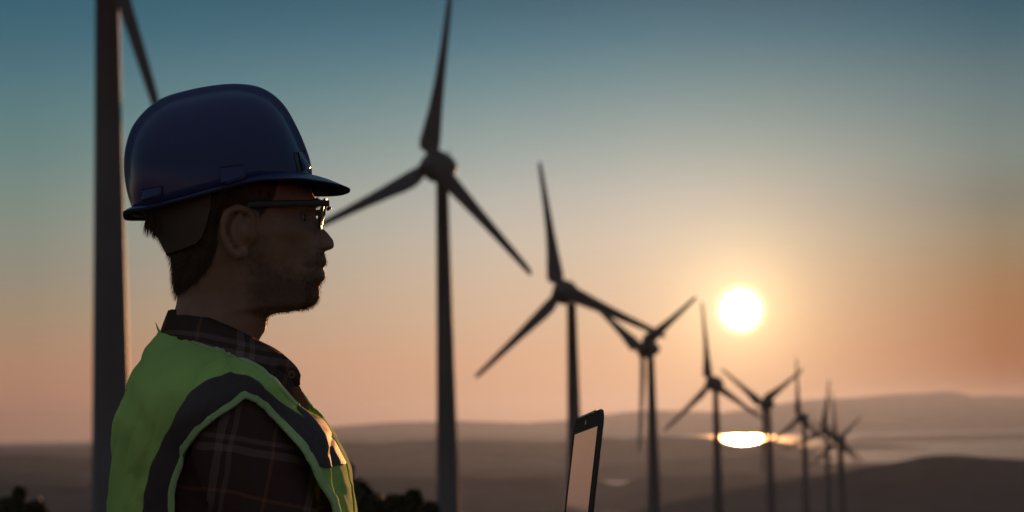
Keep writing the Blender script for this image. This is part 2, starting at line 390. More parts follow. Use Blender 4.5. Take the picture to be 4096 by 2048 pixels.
def tube(path, rad, n=18, flat=1.0, up=(0, 0, 1), res=None):        # capsule-like tube through points
    P = cubic(path, res or max(6, 5 * len(path))); t0 = np.linspace(0, 1, len(path)); tt = np.linspace(0, 1, len(P))
    Rr = np.interp(tt, np.linspace(0, 1, len(rad)), rad)
    T = np.gradient(P, axis=0); T /= np.linalg.norm(T, axis=1)[:, None] + 1e-12
    ext = [(P[0] - T[0] * Rr[0] * .8, Rr[0] * .35)] + list(zip(P, Rr)) + [(P[-1] + T[-1] * Rr[-1] * .8, Rr[-1] * .35)]
    TT = np.vstack([T[:1], T, T[-1:]]); rings = []
    for (c, r), t in zip(ext, TT):
        u_ = np.array(up, float); a = np.cross(t, u_)
        if np.linalg.norm(a) < .05: a = np.cross(t, (1, .2, 0))
        a /= np.linalg.norm(a); b_ = np.cross(a, t)
        rings.append([tuple(c + r * (math.cos(q) * a + flat * math.sin(q) * b_)) for q in np.linspace(0, 2 * math.pi, n, endpoint=False)])
    return ring_mesh(rings)
def ball(c, r, n=14):
    r = (r, r, r) if np.isscalar(r) else r; rings = []
    for i in range(1, n):
        a = math.pi * i / n
        rings.append([(c[0] + r[0] * math.sin(a) * math.cos(q), c[1] + r[1] * math.sin(a) * math.sin(q), c[2] + r[2] * math.cos(a)) for q in np.linspace(0, 2 * math.pi, 2 * n, endpoint=False)])
    return ring_mesh(rings)
def mirror_y(part): return [(p[0], -p[1], p[2]) for p in part[0]], [tuple(reversed(q)) for q in part[1]]
def bvh_of(me):
    V, _, T = arrays(me); return BVHTree.FromPolygons([tuple(v) for v in V], [tuple(map(int, t)) for t in T])
CAM_L = np.array([(CAM - OO).dot(LX), (CAM - OO).dot(LY), CAM.z])
def cast(bvh, px, py):                       # first surface point under a photo pixel, in the man's frame
    d = ray(px, py); dl = Vector((d.dot(LX), d.dot(LY), d.z)).normalized()
    loc, nrm, i, dist = bvh.ray_cast(Vector(CAM_L), dl)
    return loc, nrm
def ellipsoid_patch(name, quad, bvh, off, m, parent, n=10, edge=.0):
    """raised plate that follows a surface under a quadrilateral of photo pixels"""
    q = np.array(quad, float); pts = {}; V = []; F = []
    for i in range(n + 1):
        for j in range(n + 1):
            a, b_ = i / n, j / n
            p = (1 - a) * (1 - b_) * q[0] + a * (1 - b_) * q[1] + a * b_ * q[2] + (1 - a) * b_ * q[3]
            loc, nr = cast(bvh, *p)
            pts[i, j] = (loc, nr)
    if any(v[0] is None for v in pts.values()): print('patch misses', name); return None
    for lay in (off, -.002):
        for i in range(n + 1):
            for j in range(n + 1):
                l, nr = pts[i, j]; e = lay if lay < 0 else lay * (.35 + 1.25 * j / n)
                if lay > 0 and (i in (0, n) or j in (0, n)): e = lay * .6
                V.append(tuple(l + nr * e))
    k = (n + 1) ** 2; F = grid_faces(n + 1, n + 1); F += [tuple(x + k for x in reversed(f)) for f in F]
    ringi = [i * (n + 1) for i in range(n + 1)] + [n * (n + 1) + j for j in range(1, n + 1)] + [i * (n + 1) + n for i in range(n - 1, -1, -1)] + [j for j in range(n - 1, 0, -1)]
    for a, b_ in zip(ringi, ringi[1:] + ringi[:1]): F.append((a, b_, b_ + k, a + k))
    return mesh(name, V, F, m, parent)
def strands(name, roots, dirs, lens, m, parent, rad=.00022, droop=.3, jitter=.25, nseg=4):
    V, F = [], []
    for p, d, L in zip(roots, dirs, lens):
        p = np.array(p); d = np.array(d) + RNG.normal(0, jitter, 3); d /= np.linalg.norm(d); o = len(V)
        side = np.cross(d, (.3, .8, .5)); side /= np.linalg.norm(side); s2 = np.cross(d, side); c = p.copy()
        for i in range(nseg + 1):
            r = rad * (1 - .85 * i / nseg)
            for q in range(3): V.append(c + r * (math.cos(q * 2.094) * side + math.sin(q * 2.094) * s2))
            d = d + np.array((0, 0, -droop / nseg)); d /= np.linalg.norm(d); c = c + d * L / nseg
        for i in range(nseg):
            for q in range(3):
                a = o + 3 * i + q; b_ = o + 3 * i + (q + 1) % 3; F.append((a, b_, b_ + 3, a + 3))
    return mesh(name, V, F, m, parent)

# ------------------------------------------------------------------ materials of the man
m_skin = mat('skin', (.31, .18, .125), .55, .10, 60, .25, 900, spec=.4)
t = m_skin.node_tree; b = t.nodes['Principled BSDF']; src_ = b.inputs['Base Color'].links[0].from_socket; at_ = t.nodes.new('ShaderNodeAttribute'); at_.attribute_name = 'stubble'
mx_ = t.nodes.new('ShaderNodeMix'); mx_.data_type = 'RGBA'; t.links.new(at_.outputs['Fac'], mx_.inputs[0]); t.links.new(src_, mx_.inputs[6]); mx_.inputs[7].default_value = (.14, .086, .064, 1); t.links.new(mx_.outputs[2], b.inputs['Base Color'])
b.inputs['Sheen Weight'].default_value = .5; b.inputs['Sheen Roughness'].default_value = .25; b.inputs['Sheen Tint'].default_value = (1, .8, .6, 1)
m_skin.node_tree.nodes['Principled BSDF'].inputs['Subsurface Weight'].default_value = .12
m_skin.node_tree.nodes['Principled BSDF'].inputs['Subsurface Radius'].default_value = (.012, .005, .003)
m_hair = mat('dark_brown_hair', (.10, .058, .036), .5, .2, 300)
m_helmet = mat('blue_helmet_plastic', (.040, .052, .165), .28, .08, 9, .04, 700, spec=.4)
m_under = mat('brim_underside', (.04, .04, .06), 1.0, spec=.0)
m_black = mat('black_plastic', (.035, .032, .032), .4, .1, 40)
m_strap = mat('brown_black_nape_strap', (.10, .078, .07), .5, .12, 50)
m_lens = bpy.data.materials.new('spectacle_lens'); m_lens.use_nodes = True
t = m_lens.node_tree; t.nodes.clear(); o_ = t.nodes.new('ShaderNodeOutputMaterial'); mx_ = t.nodes.new('ShaderNodeMixShader')
tr_ = t.nodes.new('ShaderNodeBsdfTransparent'); tr_.inputs[0].default_value = (.95, .96, .96, 1); gl_ = t.nodes.new('ShaderNodeBsdfGlossy'); gl_.inputs['Roughness'].default_value = .03
fr_ = t.nodes.new('ShaderNodeFresnel'); fr_.inputs[0].default_value = 1.45
t.links.new(fr_.outputs[0], mx_.inputs[0]); t.links.new(tr_.outputs[0], mx_.inputs[1]); t.links.new(gl_.outputs[0], mx_.inputs[2]); t.links.new(mx_.outputs[0], o_.inputs[0])
def cloth(name, col, trans, rough=.85, bump=.35, bscale=1400, noise=.1, nscale=14):
    m = mat(name, col, rough, noise, nscale, bump, bscale, spec=.05); t = m.node_tree
    if trans:
        b = t.nodes['Principled BSDF']; o = t.nodes['Material Output']; tl_ = t.nodes.new('ShaderNodeBsdfTranslucent'); tl_.inputs[0].default_value = (*[min(1, c * 1.1) for c in col], 1)
        mx = t.nodes.new('ShaderNodeMixShader'); mx.inputs[0].default_value = trans
        t.links.new(b.outputs[0], mx.inputs[1]); t.links.new(tl_.outputs[0], mx.inputs[2]); t.links.new(mx.outputs[0], o.inputs[0])
    return m
m_vest = cloth('green_vest_fabric', (.62, .92, .30), .34)
m_pipe = cloth('pale_green_binding', (.62, .88, .46), .3, .8, .4, 900)
m_tape = cloth('reflective_tape', (.105, .085, .098), .0, .62, .3, 1800)
t = m_tape.node_tree; b = t.nodes['Principled BSDF']; o = t.nodes['Material Output']; tl_ = t.nodes.new('ShaderNodeBsdfTranslucent'); tl_.inputs[0].default_value = (.9, .82, .72, 1)
mx = t.nodes.new('ShaderNodeMixShader'); b.inputs['Specular IOR Level'].default_value = .22; mx.inputs[0].default_value = .3; t.links.new(b.outputs[0], mx.inputs[1]); t.links.new(tl_.outputs[0], mx.inputs[2]); t.links.new(mx.outputs[0], o.inputs[0])
t = m_hair.node_tree; b = t.nodes['Principled BSDF']; o = t.nodes['Material Output']; tl_ = t.nodes.new('ShaderNodeBsdfTranslucent'); tl_.inputs[0].default_value = (.45, .22, .09, 1)
mx = t.nodes.new('ShaderNodeMixShader'); mx.inputs[0].default_value = .3; t.links.new(b.outputs[0], mx.inputs[1]); t.links.new(tl_.outputs[0], mx.inputs[2]); t.links.new(mx.outputs[0], o.inputs[0])
def plaid():
    m = mat('plaid_shirt_fabric', (.10, .065, .06), 1.0, 0, 20, .35, 1300, spec=.0); t = m.node_tree; b = t.nodes['Principled BSDF']
    tcn = t.nodes.new('ShaderNodeTexCoord'); mp = t.nodes.new('ShaderNodeMapping'); mp.inputs['Rotation'].default_value = (0, R(-11), 0)
    nz = t.nodes.new('ShaderNodeTexNoise'); nz.inputs['Scale'].default_value = 9
    t.links.new(tcn.outputs['Object'], mp.inputs[0]); sp = t.nodes.new('ShaderNodeSeparateXYZ')
    va = t.nodes.new('ShaderNodeVectorMath'); va.operation = 'MULTIPLY_ADD'; va.inputs[1].default_value = (.02, .02, .02)
    t.links.new(tcn.outputs['Object'], nz.inputs['Vector']); t.links.new(nz.outputs['Color'], va.inputs[0]); t.links.new(mp.outputs[0], va.inputs[2]); t.links.new(va.outputs[0], sp.inputs[0])
    def band(src, off, wid, per):
        def M(op, a, b2):
            n = t.nodes.new('ShaderNodeMath'); n.operation = op
            for i, v in enumerate((a, b2)):
                if hasattr(v, 'is_linked'): t.links.new(v, n.inputs[i])
                else: n.inputs[i].default_value = v
            return n.outputs[0]
        f = M('FLOORED_MODULO', M('ADD', src, off), per)
        return M('LESS_THAN', f, wid)
    def addc(a, fac, col, k):
        n = t.nodes.new('ShaderNodeMix'); n.data_type = 'RGBA'; n.blend_type = 'ADD'
        mm = t.nodes.new('ShaderNodeMath'); mm.operation = 'MULTIPLY'; mm.inputs[1].default_value = k; t.links.new(fac, mm.inputs[0]); t.links.new(mm.outputs[0], n.inputs[0])
        if hasattr(a, 'is_linked'): t.links.new(a, n.inputs[6])
        else: n.inputs[6].default_value = a
        n.inputs[7].default_value = col; return n.outputs[2]
    c = (.082, .053, .047, 1)
    XX, ZZ = sp.outputs[0], sp.outputs[2]
    for src, ox in ((XX, .5), (ZZ, .5 + .022)):
        c = addc(c, band(src, ox + .000, .0065, .118), (.10, .075, .075, 1), .6)
        c = addc(c, band(src, ox + .0165, .010, .118), (.12, .09, .095, 1), .6)
        c = addc(c, band(src, ox + .067, .004, .118), (.16, .05, .02, 1), .5)
    t.links.new(c, b.inputs['Base Color']); return m
m_plaid = plaid()
m_trouser = mat('dark_trouser_fabric', (.06, .06, .08), .9, .15, 20, .3, 1200)
m_boot = mat('boot_leather', (.08, .05, .03), .6, .2, 30)

# ------------------------------------------------------------------ head
FRONT = [(945, 391), (1020, 400), (1120, 450), (1190, 540), (1222, 650), (1236, 750), (1251, 776), (1262, 801), (1269, 813), (1268, 826), (1260, 850), (1268, 874), (1281, 893), (1290, 912), (1306, 926),
         (1322, 944), (1334, 962), (1338, 978), (1336, 990), (1325, 998), (1310, 1002), (1298, 1006), (1297, 1012), (1301, 1024), (1307, 1042), (1306, 1056), (1299, 1066), (1291, 1073), (1290, 1078), (1297, 1084),
         (1302, 1096), (1302, 1111), (1295, 1121), (1285, 1129), (1278, 1140), (1276, 1156), (1279, 1178), (1276, 1194), (1266, 1213), (1247, 1227), (1217, 1236), (1157, 1246), (1115, 1251), (1089, 1254), (1073, 1264),
         (1066, 1282), (1066, 1300), (1061, 1323), (1046, 1346), (1036, 1366), (1030, 1390), (1040, 1430)]
BASE0 = [(945, 391), (1020, 400), (1120, 450), (1190, 540), (1222, 650), (1236, 750), (1250, 776), (1259, 801), (1260, 826), (1248, 850), (1247, 880), (1252, 910), (1257, 940), (1263, 970), (1271, 1000), (1279, 1030),
         (1283, 1060), (1281, 1078), (1280, 1100), (1278, 1125), (1274, 1150), (1273, 1178), (1270, 1194), (1262, 1213), (1246, 1227), (1217, 1236), (1157, 1246), (1115, 1251), (1089, 1254), (1073, 1264),
         (1066, 1282), (1064, 1300), (1052, 1323), (1040, 1346), (1033, 1366), (1028, 1390), (1040, 1430)]
BACK = [(930, 391), (800, 398), (680, 430), (595, 500), (556, 600), (550, 700), (575, 800), (610, 870), (648, 940), (690, 1012), (692, 1060), (696, 1120), (704, 1165), (710, 1185), (704, 1222), (697, 1245), (672, 1310), (630, 1430)]
WID = [(391, .004), (400, .028), (430, .049), (500, .066), (600, .074), (700, .0775), (800, .077), (880, .0745), (960, .0715), (1040, .067), (1110, .0615), (1180, .0570), (1230, .0560), (1290, .0575), (1360, .061), (1430, .066)]
def head_part():
    zf, xf = outline(FRONT); z0, x0 = outline(BASE0); zb, xb = outline(BACK)
    zw = np.array([U(950, p)[1] for p, w in WID]); ww = np.array([w for p, w in WID]); o = np.argsort(zw); zw, ww = zw[o], ww[o]
    zt, zbm = U(945, 392)[1], U(950, 1425)[1]
    zs = np.r_[np.linspace(zbm, U(0, 1262)[1], 24, endpoint=False), np.arange(U(0, 1262)[1], U(0, 805)[1], .0011), np.linspace(U(0, 803)[1], zt, 60)]
    zs = np.unique(zs); n = 120
    t = np.linspace(-1, 1, n, endpoint=False); th = np.sign(t) * math.pi * np.abs(t) ** 1.35
    def zz(py): return U(950, py)[1]
    rings = []
    for z in zs:
        f, f0, bk, w = np.interp(z, zf, xf), np.interp(z, z0, x0), np.interp(z, zb, xb), np.interp(z, zw, ww)
        xc = .5 * (f0 + bk) if z < zz(1262) else np.interp(z, [zz(1262), zz(1200), zz(500), zz(391)], [.5 * (U(1073, 1264)[0] + U(700, 1240)[0]), U(905, 0)[0], U(905, 0)[0], U(940, 0)[0]])
        nf = np.interp(z, [zz(1262), zz(1200), zz(1080), zz(900), zz(700)], [2.0, 1.75, 2.0, 2.35, 2.3]); nb = 2.2
        c, s = np.cos(th), np.sin(th); e = np.where(c > 0, nf, nb)
        x = xc + np.sign(c) * np.abs(c) ** (2 / e) * np.where(c > 0, f0 - xc, xc - bk)
        y = w * np.sign(s) * np.abs(s) ** (2 / e)
        # nose, lips, brows
        sig = np.interp(z, [zz(1250), zz(1120), zz(1085), zz(1060), zz(1015), zz(1006), zz(985), zz(945), zz(890), zz(850), zz(815), zz(790)], [.02, .016, .022, .022, .014, .013, .0125, .0095, .0075, .009, .034, .05])
        front = np.clip(c * 3, 0, 1)
        x = x + (f - f0) * np.exp(-(y / sig) ** 2) * front
        def g(yc, sy, pyc, sz): return np.exp(-((np.abs(y) - yc) / sy) ** 2 - ((z - zz(pyc)) / sz) ** 2) * front
        x = x - .010 * g(.031, .014, 878, .011) + .0045 * g(.034, .016, 812, .006) + .004 * g(.046, .016, 950, .013) + .0045 * g(.0135, .006, 988, .006)
        x = x - .004 * g(.030, .008, 1076, .006) - .005 * g(.050, .018, 1060, .02)
        y = y + np.sign(y) * (.004 * np.exp(-((z - zz(935)) / .012) ** 2 - ((x - U(1150, 0)[0]) / .02) ** 2) + .003 * np.exp(-((z - zz(1160)) / .018) ** 2 - ((x - U(1020, 0)[0]) / .02) ** 2))
        rings.append(list(zip(x, y, np.full(n, z))))
    return ring_mesh(rings)
def ear_parts():
    def E(px, py, out=0.0):
        y = -.0755 - .017 * (1000 - px) / 115 - out; x, z = U(px, py, y); return (x, y, z)
    P = [tube([E(1000, 925, -.004), E(1012, 885, 0), E(992, 845, .001), E(948, 832, .002), E(908, 852, .002), E(892, 905, .002), E(899, 955, .001), E(922, 1000, 0), E(952, 1026, -.001)], [.0042, .0048, .0052, .0052, .0050, .0044, .0042, .0045, .005], 12),
         tube([E(958, 862, -.003), E(935, 895, -.001), E(930, 935, 0), E(945, 968, -.001), E(972, 985, -.002), E(990, 972, -.002)], [.0038, .0048, .0052, .005, .0046, .004], 12),
         tube([E(1012, 912, -.004), E(1009, 945, -.001), E(1000, 965, -.002)], [.005, .0062, .004], 12),
         ball(E(968, 1010, -.001), (.0085, .005, .0095))]
    v, f = ball((0, 0, 0), (.0195, .0035, .030)); c = np.array(E(948, 920, -.007)); th = R(-6)
    P.append(([(c[0] + p[0] * math.cos(th) + p[2] * math.sin(th), c[1] + p[1] + .148 * p[0] * -0 + p[0] * .42, c[2] - p[0] * math.sin(th) + p[2] * math.cos(th)) for p in v], f))
    P.append(tube([E(960, 930, -.016), E(985, 930, -.014)], [.026, .022], 14, .9))   # root that joins the ear to the head
    return P

# ------------------------------------------------------------------ torso, arms, legs
T_FRONT = [(1020, 1330), (1045, 1380), (1075, 1430), (1125, 1470), (1168, 1505), (1190, 1540), (1206, 1595), (1216, 1634), (1230, 1674), (1240, 1727), (1274, 1806), (1304, 1865), (1328, 1924), (1340, 1990), (1343, 2048), (1345, 2200), (1360, 2500), (1330, 2800), (1300, 3100)]
T_BACK = [(690, 1300), (655, 1340), (616, 1385), (590, 1430), (560, 1490), (528, 1570), (502, 1680), (482, 1780), (466, 1900), (462, 2048), (480, 2250), (530, 2500), (540, 2800), (520, 3100)]
T_WID = [(1300, .064), (1350, .078), (1400, .100), (1440, .122), (1480, .143), (1530, .163), (1580, .178), (1640, .186), (1750, .186), (1900, .180), (2048, .176), (2300, .170), (2500, .165), (2800, .17), (3100, .18)]
TYAW = R(6.0); PIV = U(900, 1700)[0]
def tor(p):                                   # the chest is turned slightly toward the viewer
    c, s = math.cos(-TYAW), math.sin(-TYAW); x, y = p[0] - PIV, p[1]
    return (PIV + c * x - s * y, s * x + c * y, p[2])
def torso_part(inset=0.0, n=96):
    zf, xf = outline(T_FRONT); zb, xb = outline(T_BACK)
    zw = np.array([U(950, p)[1] for p, w in T_WID]); ww = np.array([w for p, w in T_WID]); o = np.argsort(zw); zw, ww = zw[o], ww[o]
    rings = []
    for z in np.linspace(U(0, 3090)[1], U(0, 1305)[1], 150):
        f, bk, w = np.interp(z, zf, xf) - inset, np.interp(z, zb, xb) + inset, np.interp(z, zw, ww) - inset
        xc = np.interp(z, [U(0, 2400)[1], U(0, 1700)[1], U(0, 1500)[1], U(0, 1305)[1]], [.5 * (f + bk), U(900, 0)[0], U(860, 0)[0], .5 * (f + bk)])
        e = np.interp(z, [U(0, 1700)[1], U(0, 1500)[1], U(0, 1350)[1]], [2.9, 2.3, 2.0]); ef = np.interp(z, [U(0, 1760)[1], U(0, 1600)[1], U(0, 1500)[1], U(0, 1350)[1]], [4.6, 3.6, 2.4, 2.0])
        th = np.linspace(0, 2 * math.pi, n, endpoint=False); c, s = np.cos(th), np.sin(th); e = np.where(c > 0, ef, e)
        x = xc + np.sign(c) * np.abs(c) ** (2 / e) * np.where(c > 0, f - xc, xc - bk); y = w * np.sign(s) * np.abs(s) ** (2 / e)
        # compensate the turn so that the side outline stays where the photo has it
        rings.append([tor((a, b_, z)) for a, b_ in zip(x, y)])
    return ring_mesh(rings)
ZT = U(2350, 2285)[1]                         # height of the laptop's underside
SH = (U(955, 1668, -.17)[0], -.172, U(955, 1668, -.17)[1]); EL = (U(1190, 2440, -.235)[0], -.235, U(1190, 2440, -.235)[1]); WR = (.275, -.175, ZT - .035)
def arm_parts(grow=0.0, hand=True):
    sx = np.array(SH); e = np.array(EL); w = np.array(WR); P = []
    P.append(tube([tuple(sx + (e - sx) * -.02), tuple(sx + (e - sx) * .3 + np.array((0, -.006, 0))), tuple(sx + (e - sx) * .65), tuple(e)], [.066 + grow, .060 + grow, .050 + grow, .042 + grow], 24))
    P.append(ball(tuple(e), .043 + grow))
    P.append(tube([tuple(e), tuple(e + (w - e) * .35), tuple(w)], [.043 + grow, .043 + grow, .029 + grow * .9], 20))
    if hand:
        d = (w - e) / np.linalg.norm(w - e); palm = w + d * .05
        P.append(tube([tuple(w), tuple(palm), tuple(palm + d * .045 + np.array((0, .012, .004)))], [.026, .036, .036], 16, .42))
        base = palm + d * .05 + np.array((0, .014, .006))
        for k, (L, ofs) in enumerate(((.068, .030), (.078, .011), (.074, -.009), (.060, -.027))):
            b0 = base + np.array((-.006 * abs(k - 1), ofs, .002)); tip1 = b0 + d * L * .5 + np.array((0, .012, .004)); tip2 = b0 + d * L * .85 + np.array((-.004, .030, .010))
            P.append(tube([tuple(b0 - d * .015), tuple(tip1), tuple(tip2)], [.0095, .0085, .0072], 10))
        th0 = palm + np.array((-.01, -.030, .004))
        P.append(tube([tuple(palm + np.array((-.02, -.018, 0))), tuple(th0 + d * .03 + np.array((0, -.004, .020))), tuple(th0 + d * .055 + np.array((0, .012, .044)))], [.013, .0105, .0085], 10))
    return P
HIP = U(930, 3100)[1]
def leg_part(sy, grow=0.0):
    x = U(925, 0)[0]
    return tube([(x, sy * .095, HIP + .12), (x + .012, sy * .10, HIP * .78), (x + .015, sy * .105, HIP * .5), (x - .008, sy * .105, HIP * .28), (x - .01, sy * .105, .09)], [.098 + grow, .085 + grow, .058 + grow, .056 + grow, .040 + grow], 24, up=(1, 0, 0))
head = head_part(); ears = ear_parts()
parts = [head] + ears + [mirror_y(e) for e in ears] + [torso_part(.012)]
for a in arm_parts(-.006): parts += [a, mirror_y(a)]
for sy in (-1, 1):
    parts += [leg_part(sy), tube([(U(900, 0)[0], sy * .105, .05), (U(1000, 0)[0], sy * .11, .045), (U(1420, 0)[0], sy * .12, .03)], [.04, .042, .026], 16, .75)]
me_body = baked('body', parts, .0021, 2, .45)
body = new_obj('body', me_body, m_skin, person)
BV, BN, BT = arrays(me_body); body_bvh = bvh_of(me_body)

# ------------------------------------------------------------------ shirt
sp_ = [torso_part(0.0)]
for a in arm_parts(.009, False): sp_ += [a, mirror_y(a)]
me_shirt = baked('shirt', sp_, .0048, 10, .5)
SV, SN, ST = arrays(me_shirt)
wr = .0022 * fbm(SV[:, 0] * 16 + SV[:, 2] * 9, SV[:, 2] * 13 - SV[:, 0] * 6 + SV[:, 1] * 8, 21, 3) * np.clip((U(0, 1520)[1] - SV[:, 2]) / .06, .25, 1)
SV = SV + SN * wr[:, None]
me_shirt.vertices.foreach_set('co', SV.ravel()); me_shirt.update(); SV, SN, ST = arrays(me_shirt)
shirt_bvh = BVHTree.FromPolygons([tuple(v) for v in SV], [tuple(map(int, q)) for q in ST])
def side_px(V):                               # photo pixels with the far half folded onto the near one
    c, s = math.cos(TYAW), math.sin(TYAW); x, y = V[:, 0] - PIV, V[:, 1]
    tx, ty = c * x - s * y, s * x + c * y; ty = -np.abs(ty)
    c, s = math.cos(-TYAW), math.sin(-TYAW)
    Wd = np.column_stack([PIV + c * tx - s * ty, s * tx + c * ty, V[:, 2]]); return proj(Wd)
SPX, SPY = side_px(SV)
NECK_CUT = [(300, 1300), (640, 1318), (760, 1352), (870, 1400), (980, 1440), (1060, 1470), (1120, 1480), (1250, 1480), (2500, 1480), (2500, 4000), (300, 4000)]
v, n_, f = clip(SV, SN, ST, sd_poly(SPX, SPY, NECK_CUT))
shirt = mesh('shirt', v, f, m_plaid, person)
# collar, both halves
top = cubic([(676, 1243), (697, 1239), (758, 1252), (828, 1272), (886, 1295), (939, 1318), (987, 1342), (1036, 1366), (1098, 1397), (1150, 1435), (1184, 1470), (1199, 1500)], 40)
bot = cubic([(640, 1330), (700, 1354), (762, 1373), (854, 1409), (874, 1413), (960, 1437), (1025, 1473), (1085, 1521), (1128, 1546), (1168, 1548), (1199, 1537)], 40)
def collar_half():
    V = []; nr = 9
    for i in range(40):
        t = i / 39
        yt = -.0655 * math.sin(math.pi * min(1, t * 1.08 + .0)) ** .75 * (1 if t < .5 else 1) if t < .8 else -.048 + .010 * (t - .8) / .2
        yt = min(yt, -.012 if t > .1 else 0)
        loc, nrm = cast(shirt_bvh, *bot[i]); yb = (loc.y - .012) if loc is not None else (-.004 if t < .2 else -.03)
        if t > .8: yb = -.052 + .010 * (t - .8) / .2
        if t < .12: yb = -.004 - yb * 0 + (yb + .004) * (t / .12)
        for j in range(nr):
            a = j / (nr - 1); y = yt + (yb - yt) * a ** .9 - .006 * math.sin(math.pi * a) * min(1, t * 6)
            p = top[i] * (1 - a) + bot[i] * a; V.append(U3(p[0], p[1], y))
    return V, grid_faces(40, nr)
v, f = collar_half(); v2, f2 = mirror_y((v, f))
col_o = mesh('collar', v + v2, f + [tuple(i + len(v) for i in q) for q in f2], m_plaid, shirt)
md = col_o.modifiers.new('thick', 'SOLIDIFY'); md.thickness = .003; md.offset = 0
def disc(c, nrm, r, th, n=24):
    nrm = Vector(nrm).normalized(); a = nrm.orthogonal().normalized(); b_ = nrm.cross(a); c = Vector(c)
    return ring_mesh([[tuple(c + nrm * h + (a * math.cos(q) + b_ * math.sin(q)) * rr) for q in np.linspace(0, 2 * math.pi, n, endpoint=False)] for h, rr in ((0, r), (th * .7, r), (th, r * .85), (th * .6, r * .6))])
cb = bvh_of(col_o.data); loc, nrm = cast(cb, 1163, 1500)
if loc is not None:
    if nrm.y > 0: nrm = -nrm
    v, f = disc(loc + nrm * .0012, nrm, .0048, .0018); mesh('button', v, f, mat('brown_button', (.30, .20, .12), .35), shirt)

# ------------------------------------------------------------------ safety vest
VEST = [(250, 1330), (632, 1334), (653, 1344), (762, 1379), (854, 1416), (874, 1419), (960, 1442), (1025, 1478), (1085, 1525), (1131, 1567), (1173, 1617), (1215, 1668), (1250, 1700), (1290, 1730), (1800, 1760), (1800, 2750), (250, 2750)]
ARMH = [(971, 1572), (927, 1611), (861, 1654), (795, 1710), (749, 1773), (716, 1852), (696, 1911), (684, 1977), (683, 2048), (690, 2330), (760, 2420), (1180, 2420), (1290, 2300), (1300, 2120), (1272, 2010), (1216, 1924), (1190, 1865), (1157, 1806), (1124, 1746), (1098, 1680), (1065, 1628), (1025, 1594)]
TAPE = [(907, 1515), (861, 1536), (795, 1579), (755, 1618), (709, 1687), (667, 1746), (644, 1799), (617, 1865), (604, 1924), (591, 1990), (583, 2048), (575, 2330), (690, 2330), (683, 2048), (684, 1977), (696, 1911), (716, 1852), (749, 1773), (795, 1710), (861, 1654), (927, 1611), (971, 1572),
        (1025, 1594), (1065, 1628), (1098, 1680), (1124, 1746), (1157, 1806), (1192, 1868), (1215, 1878), (1295, 1872), (1330, 1830), (1420, 1800), (1420, 1690), (1272, 1720), (1177, 1611), (1164, 1642), (1187, 1690), (1124, 1628), (1052, 1569), (992, 1523), (946, 1511)]
CHEST = [(1120, 1648), (1187, 1690), (1164, 1642), (1177, 1611), (1272, 1715), (1420, 1700), (1420, 1800)]
s_v, s_a, s_t = sd_poly(SPX, SPY, VEST), sd_poly(SPX, SPY, ARMH), sd_poly(SPX, SPY, TAPE)
top_z = U(0, 1420)[1]
fold = .0018 * np.sin(SPX / 26 + 2.2 * vnoise(SPX / 90, SPY / 260, 5)) * np.clip((SPY - 1560) / 260, 0, 1) * np.clip((640 - SPX) / 150, 0, 1)
fold = fold + .0032 * vnoise(SPX / 120 + SPY / 300, SPY / 210, 8) + .0018 * vnoise(SPX / 50 - SPY / 160, SPY / 120, 9) + .0006 * vnoise(SPX / 18, SPY / 30, 10)
fold = fold - .0030 * np.maximum(0, 1 - 2.6 * np.abs(vnoise((SPX * .80 - SPY * .60) / 95, (SPX * .60 + SPY * .80) / 340, 41))) - .0022 * np.maximum(0, 1 - 3 * np.abs(vnoise((SPX * .95 + SPY * .30) / 60, (SPY * .95 - SPX * .30) / 300, 43)))
fold = fold + .0042 * np.exp(-((SPX - 900 - (SPY - 1460) * .62) / 9) ** 2) * (SPY < 1580)
fold = np.maximum(fold + .0012, -.0024 + .0004 * np.tanh(fold / .002))
c_, s_ = math.cos(TYAW), math.sin(TYAW); TY_ = s_ * (SV[:, 0] - PIV) + c_ * SV[:, 1]
NX = SN[:, 0] * c_
fr = np.clip((NX + .25) / .5, 0, 1) * np.clip((SPY - 1600) / 160, 0, 1) * np.clip((SPX - 960) / 190, 0, 1); fr = fr * fr * (3 - 2 * fr)      # shoulder seam
def biggest(v, f):
    p = list(range(len(v)))
    def find(a):
        while p[a] != a: p[a] = p[p[a]]; a = p[a]
        return a
    for a, b_, c in f:
        a = find(a); p[find(b_)] = a; p[find(c)] = a
    lab = np.array([find(int(t[0])) for t in f]); u, n = np.unique(lab, return_counts=True); f = f[lab == u[n.argmax()]]
    u, inv = np.unique(f, return_inverse=True); return v[u], inv.reshape(-1, 3)
def shell(name, s, off, m, parent, thick=.0016, extra=None):
    SVo = SV + SN * (off + fold)[:, None] + np.array((math.cos(TYAW), -math.sin(TYAW), 0)) * (.0185 * fr)[:, None]
    s = np.maximum(s, np.where((NX > .1) & (SPX > 1000), (.020 - np.abs(TY_)) * 3000, -99))
    v, n_, f = clip(SVo, SN, ST, s); v, f = biggest(v, f); o = mesh(name, v, f, m, parent)
    md = o.modifiers.new('thick', 'SOLIDIFY'); md.thickness = thick; md.offset = 1; md.use_even_offset = False
    return o
vest = shell('safety_vest', np.maximum(s_v, -s_a - 3), .0055, m_vest, person)
shell('reflective_strip', np.maximum(np.maximum(s_t, s_v + 6), -s_a), .0078, m_tape, vest, .0012)
for sg in (-1, 1):
    shell('armhole_binding', np.maximum(np.maximum(s_a, -s_a - 24), np.where(SV[:, 1] * sg > 0, -9, 9)), .0075, m_pipe, vest, .0030)
    shell('neck_binding', np.maximum(np.maximum(s_v, -s_v - 12), np.maximum(SPX - 1180, np.where(SV[:, 1] * sg > 0, -9, 9))), .0066, m_pipe, vest, .0020)
